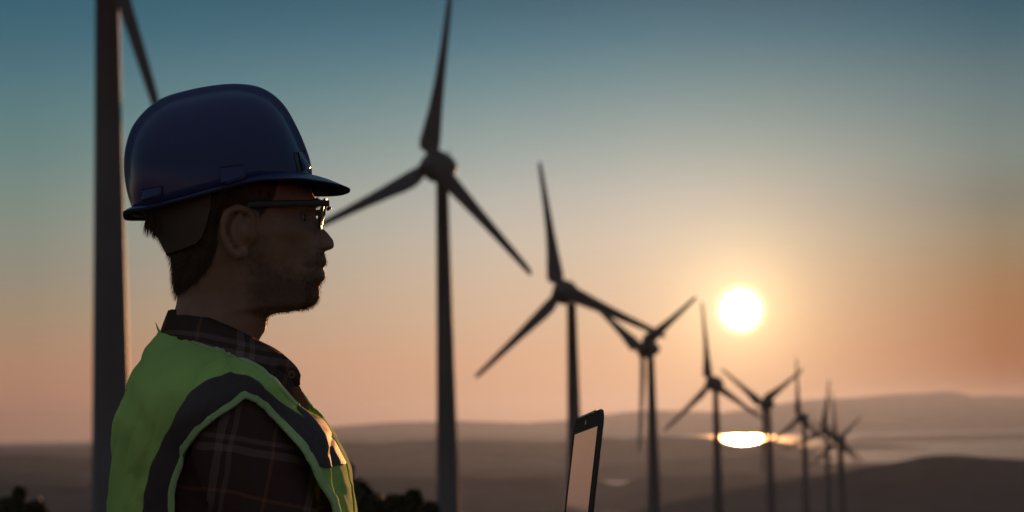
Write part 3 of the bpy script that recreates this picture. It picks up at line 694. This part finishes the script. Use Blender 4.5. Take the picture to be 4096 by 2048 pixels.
# hanging loop that sticks up behind the collar
lp = cubic([(652, 1345), (640, 1330), (630, 1310), (622, 1288)], 12); V = []
for i, (a, b_) in enumerate(lp):
    wd = 9 * (1 - i / 11.5); V += [U3(a - wd, b_ + 2, -.010), U3(a + wd, b_, -.010), U3(a + wd, b_, .002), U3(a - wd, b_ + 2, .002)]
mesh('hanging_loop', *ring_mesh([V[i:i + 4] for i in range(0, 48, 4)]), m_vest, vest)
# trousers and boots (below the picture)
me_t = baked('trousers', [leg_part(-1, .014), leg_part(1, .014), ball((U(930, 0)[0], 0, HIP + .06), (.13, .175, .15), 20)], .008, 4)
new_obj('trousers', me_t, m_trouser, person)
for sy in (-1, 1):
    mesh('boot', *tube([(U(880, 0)[0], sy * .105, .065), (U(1010, 0)[0], sy * .11, .055), (U(1440, 0)[0], sy * .12, .042)], [.052, .052, .036], 18, .8), m_boot, person)

# ------------------------------------------------------------------ hard hat
hat = empty('hard_hat', (0, 0, 0)); hat.parent = person
SAG = cubic([(528, 829), (510, 775), (499, 710), (497, 648), (505, 583), (527, 517), (560, 468), (608, 422), (668, 388), (766, 361), (842, 347), (918, 339), (983, 341), (1038, 352), (1092, 381), (1141, 430), (1185, 506), (1217, 577), (1239, 637), (1250, 690), (1252, 722)], 90)
RIMP = [(480, 806), (527, 812), (587, 815), (646, 808), (744, 786), (875, 752), (983, 722), (1038, 713), (1146, 707), (1244, 722), (1300, 730)]
RIMX = np.array([U(*p, -.09) for p in RIMP])
def rim_z(x): return np.interp(x, RIMX[:, 0], RIMX[:, 1])
XA, XB = U(528, 829)[0], U(1252, 722)[0]; HW = .109
def hat_shell(shift=0.0, ns=72, nt=90):
    c = np.array(U(880, 770)); S = np.array([U(*p) for p in SAG]); a = np.arctan2(S[:, 1] - c[1], -(S[:, 0] - c[0])); tp = (a - a[0]) / (a[-1] - a[0])
    rings = []
    for i in range(nt):
        t = tp[i]; w = HW * max(1e-3, math.sin(math.pi * t)) ** .72 + .0008; xr = .5 * (XA + XB) - .5 * (XB - XA) * math.cos(math.pi * t); row = []
        d = S[i] - c; r = np.linalg.norm(d); fade = min(1, t / .16, (1 - t) / .05); fade = fade * fade * (3 - 2 * fade)
        inner = c + d * (1 - .0075 * fade / r)
        for k in range(ns):
            q = math.pi * k / (ns - 1); sn = math.sin(q); y = -w * math.copysign(abs(math.cos(q)) ** .92, math.cos(q))
            m_ = np.clip((.0365 - abs(y)) / .006, 0, 1); m_ = m_ * m_ * (3 - 2 * m_)
            P = inner + (S[i] - inner) * m_ + d / r * shift
            # the ridge starts at the shell, the rest of the shell lies lower
            bl = (1 - sn) ** 1.3; x = P[0] + (xr - P[0]) * bl; z0_ = float(rim_z(x)); z = z0_ + (P[1] - z0_) * sn ** .80
            row.append((x, y * (1 + shift / w if w > .02 else 1), z))
        rings.append(row)
    v = [p for r in rings for p in r]; return v, grid_faces(nt, ns)
v, f = hat_shell(); v2, f2 = hat_shell(-.0025)
nv = len(v); shell_o = mesh('shell', v, f, m_helmet, hat)
md = shell_o.modifiers.new('thick', 'SOLIDIFY'); md.thickness = .0028; md.offset = -1
hat_bvh = bvh_of(shell_o.data)
def brim():
    n = 160; rings = []
    for i in range(n):
        ph = 2 * math.pi * i / n                                         # 0 = front
        cx, sy = math.cos(ph), math.sin(ph)
        t = math.acos(max(-1, min(1, -cx))) / math.pi
        w = HW * max(1e-3, math.sin(math.pi * t)) ** .72; x = .5 * (XA + XB) - .5 * (XB - XA) * math.cos(math.pi * t); y = math.copysign(w, sy) if abs(sy) > 1e-6 else 0
        nx, ny = cx / (XB - XA) * 2 * .11, sy; l = math.hypot(nx, ny); nx, ny = nx / l, ny / l
        vis = max(0, cx) ** 1.6; bk = max(0, -cx) ** 6
        e = .0026 + .0465 * vis + .0090 * bk; drop = .003 + .0012 * vis + .0025 * bk; th = .0022 + .0045 * bk + .0012 * (1 - vis)
        z = float(rim_z(x)); up = .014 * vis; row = []
        for u in (-.02, .25, .5, .75, .93, 1.0):
            row.append((x + nx * e * u, y + ny * e * u, z + up * (1 - max(0, u)) ** 1.2 + .002 * vis * math.sin(math.pi * max(0, u)) - drop * max(0, u) ** 1.5))
        for u in (1.0, .93, .6, .25, -.03):
            row.append((x + nx * e * u, y + ny * e * u, z + up * .35 * (1 - max(0, u)) - drop * max(0, u) ** 1.2 - (th + .0075 * vis * (1 - max(0, u)) ** .8) * (.55 if u > .98 else 1)))
        rings.append(row)
    m = len(rings[0]); v = [p for r in rings for p in r]; return v, grid_faces(n, m, True, True)
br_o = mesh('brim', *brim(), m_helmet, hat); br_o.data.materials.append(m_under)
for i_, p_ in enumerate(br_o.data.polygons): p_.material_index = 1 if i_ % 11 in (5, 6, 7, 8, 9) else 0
ellipsoid_patch('accessory_slot', [(876, 668), (972, 660), (984, 712), (884, 744)], hat_bvh, .0042, m_helmet, hat)
ellipsoid_patch('accessory_slot', [(574, 757), (648, 742), (652, 782), (571, 806)], hat_bvh, .0042, m_helmet, hat)
ellipsoid_patch('accessory_slot', [(1190, 610), (1216, 604), (1232, 680), (1206, 686)], hat_bvh, .0036, m_helmet, hat)
ellipsoid_patch('slot_recess', [(1174, 610), (1189, 611), (1205, 686), (1190, 690)], hat_bvh, .0010, m_black, hat)
# nape strap of the harness, follows the back of the head
c_, s_ = proj(np.column_stack([BV[:, 0], -np.abs(BV[:, 1]), BV[:, 2]]))
NAPE = [(500, 830), (648, 926), (690, 1009), (712, 1000), (750, 988), (793, 972), (815, 945), (831, 898), (846, 830), (846, 760), (500, 760)]
sN = sd_poly(c_, s_, NAPE); sN[BV[:, 2] < U(0, 1100)[1]] = 1e3
v, n_, f = clip(BV + BN * .0062, BN, BT, sN); st = mesh('nape_strap', v, f, m_strap, hat); md = st.modifiers.new('thick', 'SOLIDIFY'); md.thickness = .0025; md.offset = 1

# ------------------------------------------------------------------ hair, beard, eyebrows, eyes
NPX, NPY = c_, s_
HAIR = [(540, 700), (1120, 700), (1095, 790), (1066, 826), (1050, 858), (1042, 862), (1032, 846), (1015, 835), (950, 815), (890, 840), (872, 910), (868, 990), (845, 1060), (790, 1130), (710, 1183), (640, 1190), (540, 1000)]
sH = sd_poly(NPX, NPY, HAIR)
hn = .0022 + .0012 * vnoise(BV[:, 0] * 220, BV[:, 2] * 60, 4) + .0008 * vnoise(BV[:, 1] * 300, BV[:, 2] * 80, 6)
hd = BV + BN * (hn * np.clip(-sH / 30, .15, 1))[:, None]
v, n_, f = clip(hd, BN, BT, np.where(BV[:, 2] > U(0, 1230)[1], sH, 1e3)); hair = mesh('hair', v, f, m_hair, person)
idx = np.where((sH < 2) & (BV[:, 2] < U(0, 790)[1]) & (BV[:, 2] > U(0, 1200)[1]))[0]; pick = RNG.choice(idx, 5200)
dn = BN[pick] * .35 + np.array((-.15, 0, -1.0)); strands('hair_strands', hd[pick], dn, RNG.uniform(.006, .013, len(pick)), m_hair, hair, .00022, .1, .16, 3)
roots, dirs, lens = [], [], []
for k in range(420):                                        # longer tuft pressed out under the back of the hat
    a = RNG.uniform(0, 1); yy = RNG.normal(0, .028); px_ = 590 + 62 * a; r0 = U3(px_, 850 + 34 * a + RNG.normal(0, 6), yy)
    roots.append(r0); dirs.append((-.10 - .12 * (1 - a), yy * 2, -1)); lens.append(RNG.uniform(.020, .032) * (1.0 - .12 * a))
strands('hair_tuft', roots, dirs, lens, m_hair, hair, .0005, .35, .10, 5)
STUB = [(1000, 975), (1040, 965), (1072, 1050), (1140, 1095), (1215, 1090), (1258, 1012), (1330, 1003), (1312, 1062), (1286, 1072), (1284, 1126), (1330, 1130), (1300, 1262), (1075, 1300), (1000, 1200)]
sS = sd_poly(NPX, NPY, STUB); stub = np.clip(.5 - sS / 75 + .30 * fbm(BV[:, 0] * 260, BV[:, 2] * 260 + BV[:, 1] * 130, 31, 3), 0, 1) * .85 * (BV[:, 2] > U(0, 1330)[1])
at_ = me_body.attributes.new('stubble', 'FLOAT', 'POINT'); at_.data.foreach_set('value', stub.astype(np.float32))
def patch_idx(poly, n, extra=None):
    s = sd_poly(NPX, NPY, poly); q = np.where((s < 0) & (BV[:, 2] > U(0, 1330)[1]) & ((BN[:, 1] * np.sign(BV[:, 1]) > -.2) | (np.abs(BV[:, 1]) < .012)))[0]
    return RNG.choice(q, n)
ch = patch_idx([(1225, 1120), (1320, 1100), (1320, 1275), (1200, 1275), (1215, 1180)], 650); jw = patch_idx([(1050, 1228), (1240, 1208), (1240, 1300), (1050, 1300)], 700)
mu = patch_idx([(1262, 1008), (1330, 1004), (1330, 1058), (1285, 1066), (1262, 1090)], 240); sb = patch_idx([(1000, 1060), (1240, 1100), (1240, 1240), (1040, 1240)], 900)
nk = patch_idx([(1040, 1262), (1090, 1262), (1090, 1340), (1040, 1340)], 60)
br = np.r_[ch, jw, mu, sb, nk]
bd = BN[br] * .8 + np.array((.12, 0, -.75)); bl_ = np.r_[RNG.uniform(.002, .0065, len(ch)), RNG.uniform(.0015, .0042, len(jw)), RNG.uniform(.002, .0045, len(mu)), RNG.uniform(.001, .003, len(sb)), RNG.uniform(.001, .004, len(nk))]
strands('beard', BV[br], bd, bl_, m_hair, person, .00024, .2, .35, 3)
eb = patch_idx([(1215, 806), (1262, 794), (1285, 806), (1285, 822), (1225, 826)], 420)
strands('eyebrow', BV[eb], BN[eb] * .6 + np.array((.25, 0, .1)), RNG.uniform(.004, .008, len(eb)), m_hair, person, .00022, .3, .25, 3)
m_eye = mat('eye_white', (.17, .145, .13), .35); m_iris = mat('dark_iris', (.05, .03, .02), .1)
for sy in (-1, 1):
    c = np.array(U3(1186, 880, 0)) + np.array((0, sy * .0295, 0)); e_ = mesh('eye', *ball(tuple(c), .0106), m_eye, person)
    mesh('iris', *ball(tuple(c + np.array((.0072, 0, 0))), (.0055, .0055, .0055)), m_iris, e_)

# ------------------------------------------------------------------ glasses
gl = empty('glasses', (0, 0, 0)); gl.parent = person
def bar(path, hw, hh):                                       # flat bar along a path, upright cross-section
    P = [np.array(p) for p in path]; rings = []
    for i, p in enumerate(P):
        t = P[min(i + 1, len(P) - 1)] - P[max(i - 1, 0)]; t = t / np.linalg.norm(t); a = np.cross(t, (0, 0, 1)); a /= np.linalg.norm(a); b_ = np.cross(a, t)
        rings.append([tuple(p + a * hw * u + b_ * hh * w) for u, w in ((-1, -.7), (-.7, -1), (.7, -1), (1, -.7), (1, .7), (.7, 1), (-.7, 1), (-1, .7))])
    return ring_mesh(rings)
def rim_pts(sy, n=64):
    o = []
    for k in range(n):
        a = 2 * math.pi * k / n; cy, cz = math.copysign(abs(math.cos(a)) ** .5, math.cos(a)), math.copysign(abs(math.sin(a)) ** .5, math.sin(a))
        x = np.interp(cz, [-1, 1], [U(1280, 932)[0], U(1303, 826)[0]]); z = np.interp(cz, [-1, 1], [U(0, 934)[1], U(0, 826)[1]])
        yy = .0375 + cy * .0300; o.append((x - .10 * max(0, yy - .03), sy * yy, z))
    return o
for sy in (-1, 1):
    pts = rim_pts(sy); P = np.array(pts); rings = []
    c = P.mean(0)
    for i in range(64):
        rd = P[i] - c; rd[0] = 0; rd /= np.linalg.norm(rd); rings.append([tuple(P[i] + rd * .0021 * u + np.array((.0019 * w, 0, 0))) for u, w in ((-1, -1), (1, -1), (1, 1), (-1, 1))])
    v = [p for r in rings for p in r]; rim_o = mesh('rim', v, grid_faces(64, 4, True, True), m_black, gl, False)
    mesh('lens', [tuple(p) for p in P] , [tuple(range(64))], m_lens, rim_o, False)
    hx = U(1304, 831)[0]; zt = U(1304, 832)[1]
    mesh('temple', *bar([(U(1306, 0)[0] - .004, sy * .0675, zt), (hx - .006, sy * .0715, zt), (U(1200, 0)[0], sy * .0745, zt + .000), (U(1080, 0)[0], sy * .0775, zt - .0005), (U(990, 0)[0], sy * .0790, zt - .001), (U(930, 0)[0], sy * .0780, zt - .012)], .0018, .0042), m_black, gl)
xb_ = U(1301, 0)[0]
mesh('bridge', *tube([(xb_ - .001, -.0085, U(0, 850)[1]), (xb_ + .002, 0, U(0, 846)[1]), (xb_ - .001, .0085, U(0, 850)[1])], [.002, .002, .002], 10), m_black, gl)
# ------------------------------------------------------------------ laptop
def laptop():
    Nn, Ff = at_d(2403, 1632, 3.05), at_d(2301, 1676, 3.335); Bb = at_d(2326, 2250, 3.045)
    u = (Ff - Nn); Wd = u.length; u.normalize(); v = (Bb - Nn); v = (v - u * v.dot(u)); Hh = .205; v.normalize(); n = u.cross(v)
    if n.dot(LX) > 0: n = -n
    root = empty('laptop', Nn); tag(root, 'open black laptop seen edge-on, its glossy screen mirroring the sky, before the turbines', 'laptop')
    m_case = mat('dark_laptop_case', (.055, .045, .045), .5, .12, 30, .05, 900); m_bez = mat('black_bezel', (.09, .075, .075), .95, .1, 40, spec=.03)
    m_scr = bpy.data.materials.new('glossy_screen'); m_scr.use_nodes = True; b = m_scr.node_tree.nodes['Principled BSDF']
    b.inputs['Base Color'].default_value = (.02, .02, .022, 1); b.inputs['Roughness'].default_value = .04; b.inputs['IOR'].default_value = 2.0
    def L(a, b_, c): return tuple(u * a + v * b_ + n * c)                # across, down, toward the man
    def rrect(a0, a1, b0, b1, r, k=7, low=True):
        o = []
        for (ca, cb, s0) in ((a1 - r, b0 + r, -90), (a1 - r, b1 - r, 0), (a0 + r, b1 - r, 90), (a0 + r, b0 + r, 180)):
            for i in range(k): q = R(s0 + 90 * i / (k - 1)); o.append((ca + r * math.cos(q), cb + r * math.sin(q)))
        return o
    out = rrect(0, Wd, 0, Hh, .014)
    rings = []
    for c, ins in ((-.0005, .002), (-.0012, .0004), (-.0025, 0), (-.0052, .001), (-.0066, .005)):
        rings.append([L(*(p[0] + (Wd / 2 - p[0]) * ins / Wd * 2, p[1] + (Hh / 2 - p[1]) * ins / Hh * 2), c) for p in out])
    lid = mesh('lid', *ring_mesh(rings), m_case, root)
    inn = rrect(.008, Wd - .009, .022, Hh - .014, .001)
    A = [L(p[0] + (Wd / 2 - p[0]) * .012, p[1] + (Hh / 2 - p[1]) * .016, .0006) for p in out]; B = [L(*p, .0006) for p in inn]; C = [L(*p, -.0004) for p in inn]; D = [L(p[0] + (Wd / 2 - p[0]) * .012, p[1] + (Hh / 2 - p[1]) * .016, -.0004) for p in out]
    k = len(out); vv = D + A + B + C; ff = [(r * k + i, r * k + (i + 1) % k, (r + 1) * k + (i + 1) % k, (r + 1) * k + i) for r in range(3) for i in range(k)]
    mesh('bezel', vv, ff, m_bez, lid, False)
    mesh('screen', [L(*p, -.0001) for p in inn] , [tuple(range(k))], m_scr, lid, False)
    cpos = u * (Wd * .5) + v * .012 + n * .0007; vv, ff = disc(cpos, n, .0032, .0006); mesh('webcam', vv, ff, mat('webcam_glint_metal', (.9, .86, .78), .12, Metallic=1.0), lid)  # pale mirror metal puts the webcam's bright glint into its colour
    vv = []; st = [(Wd * .22, .0), (Wd * .9, .0)]
    rb = [[L(a, -.0012 + dy, c) for dy, c in ((0, -.001), (.003, .0012), (.0045, .0012), (.003, -.001))] for a in np.linspace(Wd * .2, Wd * .9, 12)]
    mesh('rubber_bumper', *ring_mesh(rb), m_black, lid)
    # base, hinges and keys (below the picture)
    w2 = (Vector((-LX.x, -LX.y, 0)) - u * u.dot(-LX)).normalized(); w2 = (w2 + Vector((0, 0, -.06))).normalized(); up = u.cross(w2).normalized()
    if up.z < 0: up = -up
    o = v * (Hh + .004) - n * .002
    def Bp(a, b_, c): return tuple(o + u * a + w2 * b_ + up * c)
    out2 = rrect(0, Wd, -.006, .212, .012)
    bs = mesh('base', *ring_mesh([[Bp(p[0], p[1], c) for p in out2] for c in (-.016, -.014, -.002, 0)]), m_case, root)
    kb = []; kf = []
    for r_ in range(5):
        for c_ in range(13):
            a0, b0 = .018 + c_ * (Wd - .036) / 13, .018 + r_ * .0185; a1, b1 = a0 + (Wd - .036) / 13 - .003, b0 + .0155; q = len(kb)
            kb += [Bp(a, b_, c) for c in (.0004, .0022) for a, b_ in ((a0, b0), (a1, b0), (a1, b1), (a0, b1))]
            kf += [(q + 4, q + 5, q + 6, q + 7)] + [(q + i, q + (i + 1) % 4, q + 4 + (i + 1) % 4, q + 4 + i) for i in range(4)]
    mesh('keyboard', kb, kf, m_black, bs, False)
    tp = [Bp(a, b_, .0008) for a, b_ in rrect(Wd * .35, Wd * .65, .135, .195, .004)]; mesh('touchpad', tp, [tuple(range(len(tp)))], m_bez, bs, False)
    for a in (Wd * .18, Wd * .82):
        mesh('hinge', *ring_mesh([[tuple(o + u * (a + da) + v * -.004 + Vector((0, 0, .004 * math.cos(q))) + w2 * (.004 * math.sin(q))) for q in np.linspace(0, 6.283, 10, endpoint=False)] for da in (-.015, .015)]), m_black, root)
laptop()

# ------------------------------------------------------------------ shrubs in front of the slope
m_leaf = mat('dark_scrub_leaf', (.075, .07, .035), .7, .35, 8.0); m_leaf.node_tree.nodes['Principled BSDF'].inputs['Specular IOR Level'].default_value = .2
m_twig = mat('brown_twig', (.09, .06, .04), .9, .2, 20)
def shrub(px, top_py, width_px, dist, label, nleaf=900, seed=1, spiky=.2):
    rng = np.random.default_rng(seed); tp = at_y(px, top_py, dist); s = FPX / dist; w = width_px / s / 2
    gz = float(ground_z(tp.x, dist)) - .05; H = tp.z - gz
    root = empty('shrub', (tp.x, dist, gz)); tag(root, label, 'shrub', 'shrubs on the slope below the man')
    ends = []; parts_v, parts_f = [], []
    def add(part):
        o = len(parts_v); parts_v.extend(part[0]); parts_f.extend([tuple(i + o for i in q) for q in part[1]])
    for k in range(20):
        a = rng.uniform(0, 6.28); r = w * math.sqrt(rng.uniform(.05, 1)); hgt = H - 1.25 * w * (r / w) ** 2 - rng.uniform(0, .22) * w if k else H
        if k == 0: r = 0
        e = np.array((r * math.cos(a), r * math.sin(a), hgt)); m_ = np.array((e[0] * .45 + rng.normal(0, .03), e[1] * .45, hgt * .55))
        add(tube([(0, 0, 0), tuple(m_), tuple(e)], [.022, .012, .004], 6)); ends.append((m_, e))
    mesh('stem', parts_v, parts_f, m_twig, root)
    V, F = [], []
    for k in range(nleaf):
        m_, e = ends[rng.integers(len(ends))]; t = rng.uniform(.12, 1.0) ** .45
        if k % 3:
            q = rng.uniform(0, 6.283); rr = math.sqrt(rng.uniform(0, 1)); dp = rng.uniform(0, 1) ** 2.2 * w * 1.6
            lump = 1 + .45 * float(vnoise(math.cos(q) * rr * 2.6 + seed, math.sin(q) * rr * 2.6, seed)) + .35 * float(vnoise(math.cos(q) * rr * 7 + seed, math.sin(q) * rr * 7, seed + 3)) - .1
            c0 = np.array((rr * w * math.cos(q), rr * w * math.sin(q), H - w * (.95 * rr ** 2.4 + .45 * (1 - lump)) - dp + .05 * w)); m_ = e = c0
        c = m_ * (1 - t) + e * t + rng.normal(0, 1, 3) * np.array((w * .26, w * .26, w * .24)) * ((1.08 - t * (.40 + spiky)) if not k % 3 else .22); c[2] = min(c[2], H * 1.0)
        d = rng.normal(0, 1, 3); d /= np.linalg.norm(d); sd = np.cross(d, rng.normal(0, 1, 3)); sd /= np.linalg.norm(sd); L = rng.uniform(.018, .040); q = len(V)
        V += [c - d * L, c + sd * L * .35, c + d * L, c - sd * L * .35]; F.append((q, q + 1, q + 2, q + 3))
    mesh('foliage', V, F, m_leaf, root, False)
shrub(1425, 1932, 250, 13, 'largest dark rounded shrub just right of the man\'s vest at the bottom edge', 2600, 3)
shrub(1392, 1856, 40, 13.6, 'thin twig with a small leaf tuft rising beside the man\'s vest', 90, 4, .3)
shrub(1572, 1986, 105, 14, 'low dark shrub between the largest shrub and the leaning twiggy one', 900, 5)
shrub(1654, 1966, 64, 14.5, 'narrow twiggy shrub leaning up left of the second turbine tower', 700, 6, .3)
shrub(1720, 2014, 60, 14.5, 'smallest shrub top at the foot of the second turbine tower', 420, 7)
shrub(25, 1996, 120, 14, 'dark low shrub in the bottom left corner', 900, 8)
shrub(74, 1952, 46, 14.4, 'thin upright shrub tip rising in the bottom left corner', 200, 9, .4)
shrub(140, 2008, 110, 14.6, 'low shrub between the left corner and the nearest tower', 700, 10)
# ------------------------------------------------------------------ air
def haze():
    x, y0, y1, z0, z1 = 47000, -1600, 47000, float(min(GZ.min(), SEA - 8)) - 1, 330
    v = [(sx * x, y, z) for z in (z0, z1) for y in (y0, y1) for sx in (-1, 1)]
    f = [(0, 2, 3, 1), (4, 5, 7, 6), (0, 1, 5, 4), (2, 6, 7, 3), (0, 4, 6, 2), (1, 3, 7, 5)]
    m = bpy.data.materials.new('haze'); m.use_nodes = True; t = m.node_tree; t.nodes.clear()
    o = t.nodes.new('ShaderNodeOutputMaterial'); p = t.nodes.new('ShaderNodeVolumePrincipled')
    p.inputs['Color'].default_value = (.088, .120, .232, 1); p.inputs['Density'].default_value = 1.65e-5; p.inputs['Anisotropy'].default_value = .76
    t.links.new(p.outputs[0], o.inputs['Volume'])
    h = mesh('haze', v, f, m, smooth=False); tag(h, kind='stuff')
haze()
